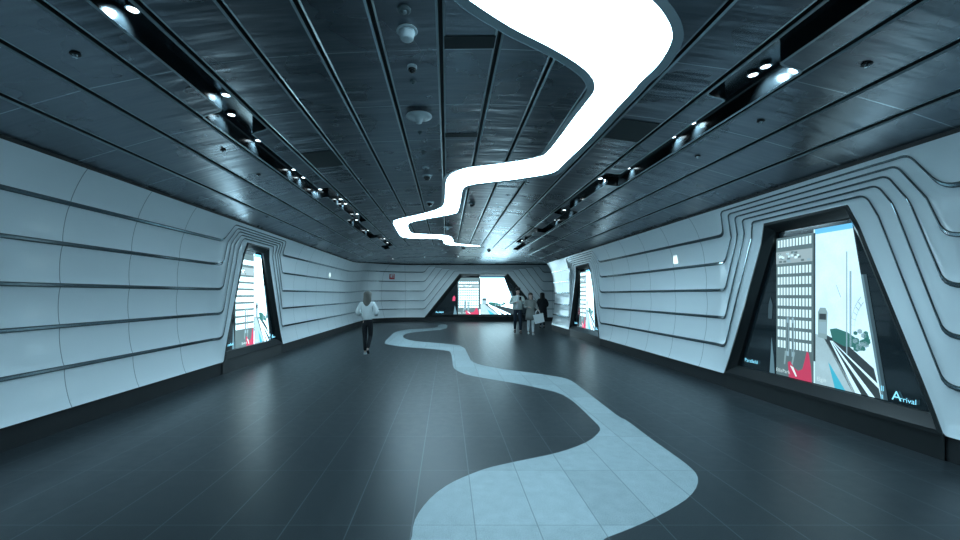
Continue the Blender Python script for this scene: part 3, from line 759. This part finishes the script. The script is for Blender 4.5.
def person(label, loc, rz, height, J, parts, female=True):
    """J: joints of both sides; parts: list of (name, builder(J) -> (verts, faces), material)"""
    k = height/1.75
    root = tag(empty('person', loc, rz), label, 'person')
    sw = .165 if female else .19
    nd = {'pel': (V3(0, 0, .96), (.125, .10)), 'sp': (V3(0, .0, 1.12), (.11, .085)), 'ch': (V3(0, .0, 1.31), (.135, .10)), 'nb': (V3(0, -.01, 1.46), (.07, .06)), 'nk': (J['neck'], .050),
          'h1': (J['neck']+J['look']*.035+V3(0, 0, .052), (.068, .080)), 'h2': (J['neck']+J['look']*.030+V3(0, 0, .120), (.078, .092)), 'h3': (J['neck']+J['look']*.015+V3(0, 0, .172), (.060, .068))}
    ed = [('pel', 'sp'), ('sp', 'ch'), ('ch', 'nb'), ('nb', 'nk'), ('nk', 'h1'), ('h1', 'h2'), ('h2', 'h3')]
    for s_n, sx in (('l', -1), ('r', 1)):
        nd['sh'+s_n] = (V3(sx*sw, -.01, 1.42), .052); nd['el'+s_n] = (J['el'+s_n], .040); nd['wr'+s_n] = (J['wr'+s_n], .026)
        d = (J['wr'+s_n]-J['el'+s_n]).normalized(); nd['pa'+s_n] = (J['wr'+s_n]+d*.075, (.036, .020))
        nd['hi'+s_n] = (V3(sx*.085, 0, .90), .085); nd['kn'+s_n] = (J['kn'+s_n], .056); nd['an'+s_n] = (J['an'+s_n], .036)
        nd['to'+s_n] = (J['to'+s_n], .030)
        nd['cf'+s_n] = (lerp(J['kn'+s_n], J['an'+s_n], .35)+V3(0, -.015, 0), .054)
        ed += [('ch', 'sh'+s_n), ('sh'+s_n, 'el'+s_n), ('el'+s_n, 'wr'+s_n), ('wr'+s_n, 'pa'+s_n), ('pel', 'hi'+s_n), ('hi'+s_n, 'kn'+s_n), ('kn'+s_n, 'cf'+s_n), ('cf'+s_n, 'an'+s_n), ('an'+s_n, 'to'+s_n)]
    nb = {}
    for n_, (c_, r_) in nd.items():
        q_ = .76 if n_[:2] in ('pe', 'sp', 'ch', 'sh', 'el', 'hi', 'kn', 'cf', 'to', 'an') else (.9 if n_[:2] == 'wr' else 1.)
        nb[n_] = (c_, tuple(v*q_ for v in r_) if isinstance(r_, tuple) else r_*q_)
    vs, fs = skin_mesh(nb, ed)
    look = J['look'].normalized(); side = look.cross(V3(0, 0, 1)).normalized(); hc = nd['h2'][0]
    def app(v2, f2):
        b_ = len(vs); vs.extend(v2); fs.extend(tuple(i+b_ for i in f) for f in f2)
    # fingers and thumb of each hand, nose and ears
    for s_n, sx in (('l', -1), ('r', 1)):
        d = (J['wr'+s_n]-J['el'+s_n]).normalized(); pa = J['wr'+s_n]+d*.075; up = V3(0, 0, 1); ac = d.cross(up); ac = ac.normalized() if ac.length > .2 else V3(0, 1, 0); nn = ac.cross(d).normalized()
        for q, ln in zip((-1.5, -.5, .5, 1.5), (.062, .075, .072, .055)):
            a_ = pa+ac*q*.018-d*.01; p1 = a_+d*ln*.55; p2 = p1+d*ln*.35-nn*.012; p3 = p2+d*ln*.2-nn*.018
            app(*skin_mesh({'a': (a_, .009), 'b': (p1, .0088), 'c': (p2, .0078), 'd': (p3, .0065)}, [('a', 'b'), ('b', 'c'), ('c', 'd')], 1))
        a_ = pa-d*.05+ac*.026*-sx; app(*skin_mesh({'a': (a_, .011), 'b': (a_+d*.03-ac*.02*sx, .0095), 'c': (a_+d*.058-ac*.024*sx-nn*.008, .008)}, [('a', 'b'), ('b', 'c')], 1))
    app(*skin_mesh({'a': (hc+look*.080+V3(0, 0, .012), .008), 'b': (hc+look*.108-V3(0, 0, .018), .013), 'c': (hc+look*.085-V3(0, 0, .03), .008)}, [('a', 'b'), ('b', 'c')], 1))
    for q in (-1, 1): app(*skin_mesh({'a': (hc+side*q*.074+V3(0, 0, .015), .012), 'b': (hc+side*q*.082-V3(0, 0, .022), .009)}, [('a', 'b')], 1))
    mesh('body', [v*k for v in vs], fs, SKIN, root, None, True)
    ey = MB()
    for q in (-1, 1):
        c_ = hc+look*.083+side*q*.030+V3(0, 0, .008); ey.lathe([(.002, -.008), (.009, -.004), (.009, .004), (.002, .008)], tuple(c_), 8)
        mesh('eye', [Vector(v)*k for v in ey.v], ey.f, cm('eye_dark', (.03, .02, .02), .3), root); ey = MB()
    c_ = hc+look*.086-V3(0, 0, .048); ey.add([c_-side*.024, c_+V3(0, 0, .006)+look*.004, c_+side*.024, c_-V3(0, 0, .008)+look*.004], [(0, 1, 2, 3)]); mesh('mouth', [Vector(v)*k for v in ey.v], ey.f, cm('lips', (.35, .12, .12), .5), root)
    for nm, fn, mt in parts:
        v2, f2 = fn(nd); mesh(nm, [Vector(v)*k for v in v2], f2, mt, root, None, True)
    return root
def g_top(sleeve, body_r, hem=.97, ext=.018, flare=0.):
    def f(nd):
        n2 = {'b0': (V3(0, 0, hem), (body_r[0]+flare, body_r[0]*.78+flare)), 'b1': (V3(0, 0, 1.13), (body_r[1], body_r[1]*.8)), 'b2': (V3(0, 0, 1.32), (body_r[2], body_r[2]*.75)), 'b3': (V3(0, -.01, 1.455), (.085, .072))}
        e2 = [('b0', 'b1'), ('b1', 'b2'), ('b2', 'b3')]
        for q in 'lr':
            n2['s'+q] = (nd['sh'+q][0], .052+ext); n2['e'+q] = (nd['el'+q][0], .040+ext+sleeve); n2['w'+q] = (lerp(nd['el'+q][0], nd['wr'+q][0], .88), .030+ext*.6+sleeve)
            e2 += [('b2', 's'+q), ('s'+q, 'e'+q), ('e'+q, 'w'+q)]
        return skin_mesh(n2, e2)
    return f
def g_legs(ext=.010, hi=.10, low=.94, wide=.0):
    def f(nd):
        n2 = {'w': (V3(0, 0, 1.09), .10), 'p': (V3(0, 0, 1.0), (.125, .10)), 'p2': (V3(0, 0, .92), (.13, .105))}; e2 = [('w', 'p'), ('p', 'p2')]
        for q in 'lr':
            n2['h'+q] = (nd['hi'+q][0]-V3(0, 0, .03), .085+ext); n2['k'+q] = (nd['kn'+q][0], .056+ext+wide*.5); n2['c'+q] = (nd['cf'+q][0], .052+ext+wide); n2['a'+q] = (lerp(nd['kn'+q][0], nd['an'+q][0], low), .040+ext*.7+wide)
            e2 += [('p2', 'h'+q), ('h'+q, 'k'+q), ('k'+q, 'c'+q), ('c'+q, 'a'+q)]
        return skin_mesh(n2, e2)
    return f
def g_shoe(q, r=.042):
    def f(nd):
        a, t = nd['an'+q][0], nd['to'+q][0]; d = (t-a); heel = V3(a.x-d.x*.25, a.y-d.y*.30, a.z-.045 if d.z < -.02 else a.z-.03)
        return skin_mesh({'a': (heel, (r*.9, r*.9)), 'b': (lerp(heel, t, .5)+V3(0, 0, .008), (r, r*.95)), 'c': (t, (r*.95, r*.62)), 'd': (a, r*.92)}, [('a', 'b'), ('b', 'c'), ('b', 'd')])
    return f
def g_hair(length, back, r=(.092, .105), tail=.085):
    def f(nd):
        h2 = nd['h2'][0]; lk = (nd['h1'][0]-nd['nk'][0]); lk = V3(lk.x, lk.y, 0).normalized()
        def rg(dz, bk, rx_, ry_): c_ = h2-lk*bk; return (c_.x, c_.y, h2.z+dz, rx_, ry_)
        R0, R1 = r
        rings = [rg(.125, .012, .02, .02), rg(.118, .012, .055, .06), rg(.095, .014, R0*.86, R1*.86), rg(.055, .020, R0*1.02, R1*.94), rg(.01, .032, R0*1.04, R1*.86), rg(-.04, .045, R0*1.02, R1*.70)]
        if length > .08: rings += [rg(-.10, .055, R0*1.05, .060), rg(-.10-length*.4, .075+back, tail*1.12, .045), rg(-.10-length*.75, .085+back, tail*.95, .034), rg(-.10-length, .088+back, tail*.45, .014)]
        else: rings = [rg(.150, -.01, .03, .03), rg(.142, -.01, .07, .08), rg(.11, -.008, R0*.95, R1*.98), rg(.062, .0, R0*1.05, R1*.98), rg(.02, .030, R0*1.05, R1*.84), rg(-.03, .045, R0*.98, R1*.66), rg(-.075, .050, R0*.8, R1*.45)]
        return loft(rings[::-1], 22)
    return f
def g_coat(rings, arms=True, ext=.022):
    def f(nd):
        vs, fs = loft(rings, 24)
        for i, v in enumerate(vs):
            a = (i % 24)/24*2*PI; z = v.z; k = .012*math.sin(a*7)*max(0, min(1, (1.1-z)/.5)); v.x += k*math.cos(a); v.y += k*math.sin(a)
        for q in 'lr':
            v2, f2 = skin_mesh({'c': (V3(0, -.005, 1.36), .07), 's': (nd['sh'+q][0], .056+ext), 'e': (nd['el'+q][0], .044+ext), 'w': (lerp(nd['el'+q][0], nd['wr'+q][0], .9), .032+ext)}, [('c', 's'), ('s', 'e'), ('e', 'w')])
            b_ = len(vs); vs.extend(v2); fs.extend(tuple(i+b_ for i in f_) for f_ in f2)
        return vs, fs
    return f
C_WHITE = cm('white_cloth', (.80, .86, .88)); C_BLK = cm('black_cloth', (.012, .014, .018)); C_JEAN = cm('dark_denim', (.018, .030, .045)); C_COAT = cm('grey_taupe_coat', (.24, .25, .24))
C_JKT = cm('pale_beige_jacket', (.66, .72, .69)); C_SOLE = cm('white_sole', (.6, .66, .68)); H_BLOND = cm('ash_blond_hair', (.15, .145, .13), .5); H_DARK = cm('dark_hair', (.014, .012, .013), .45); H_BRN = cm('brown_hair', (.055, .035, .03), .5)
# forward is +y
def joints(kl, al, tl, kr, ar, tr, el, wl, er, wr, look=(0, 1, 0), neck=(0, .0, 1.52)):
    return dict(knl=V3(*kl), anl=V3(*al), tol=V3(*tl), knr=V3(*kr), anr=V3(*ar), tor=V3(*tr), ell=V3(*el), wrl=V3(*wl), elr=V3(*er), wrr=V3(*wr), look=V3(*look).normalized(), neck=V3(*neck))
def at_floor(px, py): x, y = on_floor(px, py); return x, y
# woman walking away: image left is her left
x, y = at_floor(367.5, 355.5)
J = joints((-.085, .05, .50), (-.075, .03, .09), (-.085, .17, .035), (.075, .03, .52), (.06, -.23, .19), (.06, -.13, .08), (-.27, -.05, 1.17), (-.20, .17, 1.10), (.27, -.05, 1.17), (.20, .17, 1.12))
person('person with long ash blond hair in a loose white top and black trousers, walking away', (x, y, 0), -.06, 1.74, J,
       [('trousers', g_legs(.008, wide=-.002), C_BLK), ('top', g_top(.022, (.175, .165, .165), .93, .022), C_WHITE), ('hair', g_hair(.26, .012, (.108, .115), .10), H_BLOND),
        ('shoe', g_shoe('l'), C_SOLE), ('shoe', g_shoe('r'), C_BLK)])
# man with phone, facing the camera
x, y = at_floor(517.5, 333.5)
JM = joints((-.10, .10, .50), (-.10, .14, .10), (-.11, .27, .035), (.09, .02, .50), (.09, -.12, .13), (.10, -.01, .04), (-.27, .0, 1.16), (-.12, .26, 1.28), (.29, -.02, 1.16), (.08, .25, 1.22), look=(-.25, .9, -.35), neck=(-.0, .02, 1.54))
man = person('person in a pale jacket and dark jeans looking down at a phone', (x, y, 0), PI-.08, 1.93, JM,
       [('trousers', g_legs(.012), C_JEAN), ('shirt', lambda nd: loft([(.02, .02, .94, .09, .125), (.02, .02, 1.1, .085, .128), (.01, .02, 1.3, .08, .120), (0, .01, 1.42, .06, .098), (0, 0, 1.50, .05, .06)], 20), C_WHITE), ('jacket', g_coat([(0, 0, .93, .19, .125), (0, 0, 1.1, .185, .125), (0, -.012, 1.3, .205, .125), (0, -.015, 1.42, .17, .10), (0, -.015, 1.47, .09, .07)], ext=.016), C_JKT),
        ('hair', g_hair(.0, 0, (.098, .114)), H_DARK), ('shoe', g_shoe('l'), C_BLK), ('shoe', g_shoe('r'), C_BLK)], female=False)
def local_pt(p, loc, rz, k): c_, s_ = math.cos(rz), math.sin(rz); return (loc[0]+k*(p.x*c_-p.y*s_), loc[1]+k*(p.x*s_+p.y*c_), k*p.z)
wp = JM['wrl']; d = (JM['wrl']-JM['ell']).normalized(); lp = local_pt(wp+d*.12+V3(0, .085, .05), (x, y), PI-.08, 1.93/1.75)
ph = tag(empty('phone', lp, PI-.08), 'dark phone held up in one hand by the person in the pale jacket', 'phone')
b = MB(); b.box((-.04, -.006, -.075), (.04, .006, .075)); b.build('phone_body', M_BLACK, ph); b = MB(); b.box((-.035, -.0075, -.068), (.035, -.0065, .068)); b.build('phone_screen', M_GLASS, ph)
ph.rotation_euler = (-.5, 0, PI-.08)
# woman beside him
x, y = at_floor(530.5, 334.8)
J = joints((-.085, .08, .50), (-.08, .10, .09), (-.09, .23, .035), (.08, .03, .50), (.075, -.08, .12), (.08, .04, .04), (-.25, .0, 1.17), (-.27, .24, 1.06), (.25, .0, 1.16), (.12, .22, 1.15), look=(.35, .9, -.05))
person('person in a grey knee-length coat and white trousers carrying a white bag', (x, y, 0), PI, 1.74, J,
       [('trousers', g_legs(.006), C_WHITE), ('coat', g_coat([(0, 0, .62, .22, .15), (0, 0, .80, .20, .145), (0, 0, 1.05, .165, .12), (0, 0, 1.3, .175, .115), (0, -.01, 1.42, .145, .09), (0, -.01, 1.47, .08, .065)]), C_COAT),
        ('hair', g_hair(.20, .0, (.09, .105), .085), H_BRN), ('shoe', g_shoe('l'), C_SOLE), ('shoe', g_shoe('r'), C_SOLE)])
k = 1.74/1.75
lp = local_pt(V3(-.27, .33, 1.05), (x, y), PI, k)
bag = tag(empty('shopping_bag', (lp[0]+.03, lp[1]-.06, lp[2]-.52), .15), 'white square bag hanging from the arm of the person in the grey coat', 'bag')
b = MB(); b.add([(-.19, -.05, 0), (.19, -.05, 0), (.19, .05, 0), (-.19, .05, 0), (-.21, -.03, .36), (.21, -.03, .36), (.21, .03, .36), (-.21, .03, .36)], [(0, 3, 2, 1), (0, 1, 5, 4), (1, 2, 6, 5), (2, 3, 7, 6), (3, 0, 4, 7), (4, 5, 6, 7)]); b.build('bag_body', C_WHITE, bag)
for yy in (-.03, .03):
    v2, f2 = skin_mesh({'a': (V3(-.10, yy, .34), .008), 'b': (V3(-.07, yy*.6, .47), .008), 'c': (V3(0, 0, .53), .008), 'd': (V3(.07, yy*.6, .47), .008), 'e': (V3(.10, yy, .34), .008)}, [('a', 'b'), ('b', 'c'), ('c', 'd'), ('d', 'e')], 1); mesh('handle', v2, f2, C_WHITE, bag)
bag.rotation_euler = (0, -.22, .15)
# person in black
x, y = at_floor(542.3, 328.2)
J = joints((-.08, .03, .50), (-.08, .0, .09), (-.085, .13, .035), (.08, .05, .50), (.075, -.05, .10), (.08, .08, .035), (-.27, .0, 1.16), (-.20, .16, 1.0), (.27, .0, 1.16), (.20, .16, 1.0))
person('person all in black with long dark hair, walking behind the pair near the right wall', (x, y, 0), .1, 1.76, J,
       [('trousers', g_legs(.004), C_BLK), ('coat', g_coat([(0, 0, .52, .26, .18), (0, 0, .75, .25, .17), (0, 0, 1.05, .215, .15), (0, 0, 1.3, .20, .13), (0, -.01, 1.42, .15, .10), (0, -.01, 1.48, .085, .07)], ext=.034), C_BLK),
        ('hair', g_hair(.30, .01, (.112, .118), .14), H_DARK), ('shoe', g_shoe('l'), C_BLK), ('shoe', g_shoe('r'), C_BLK)])
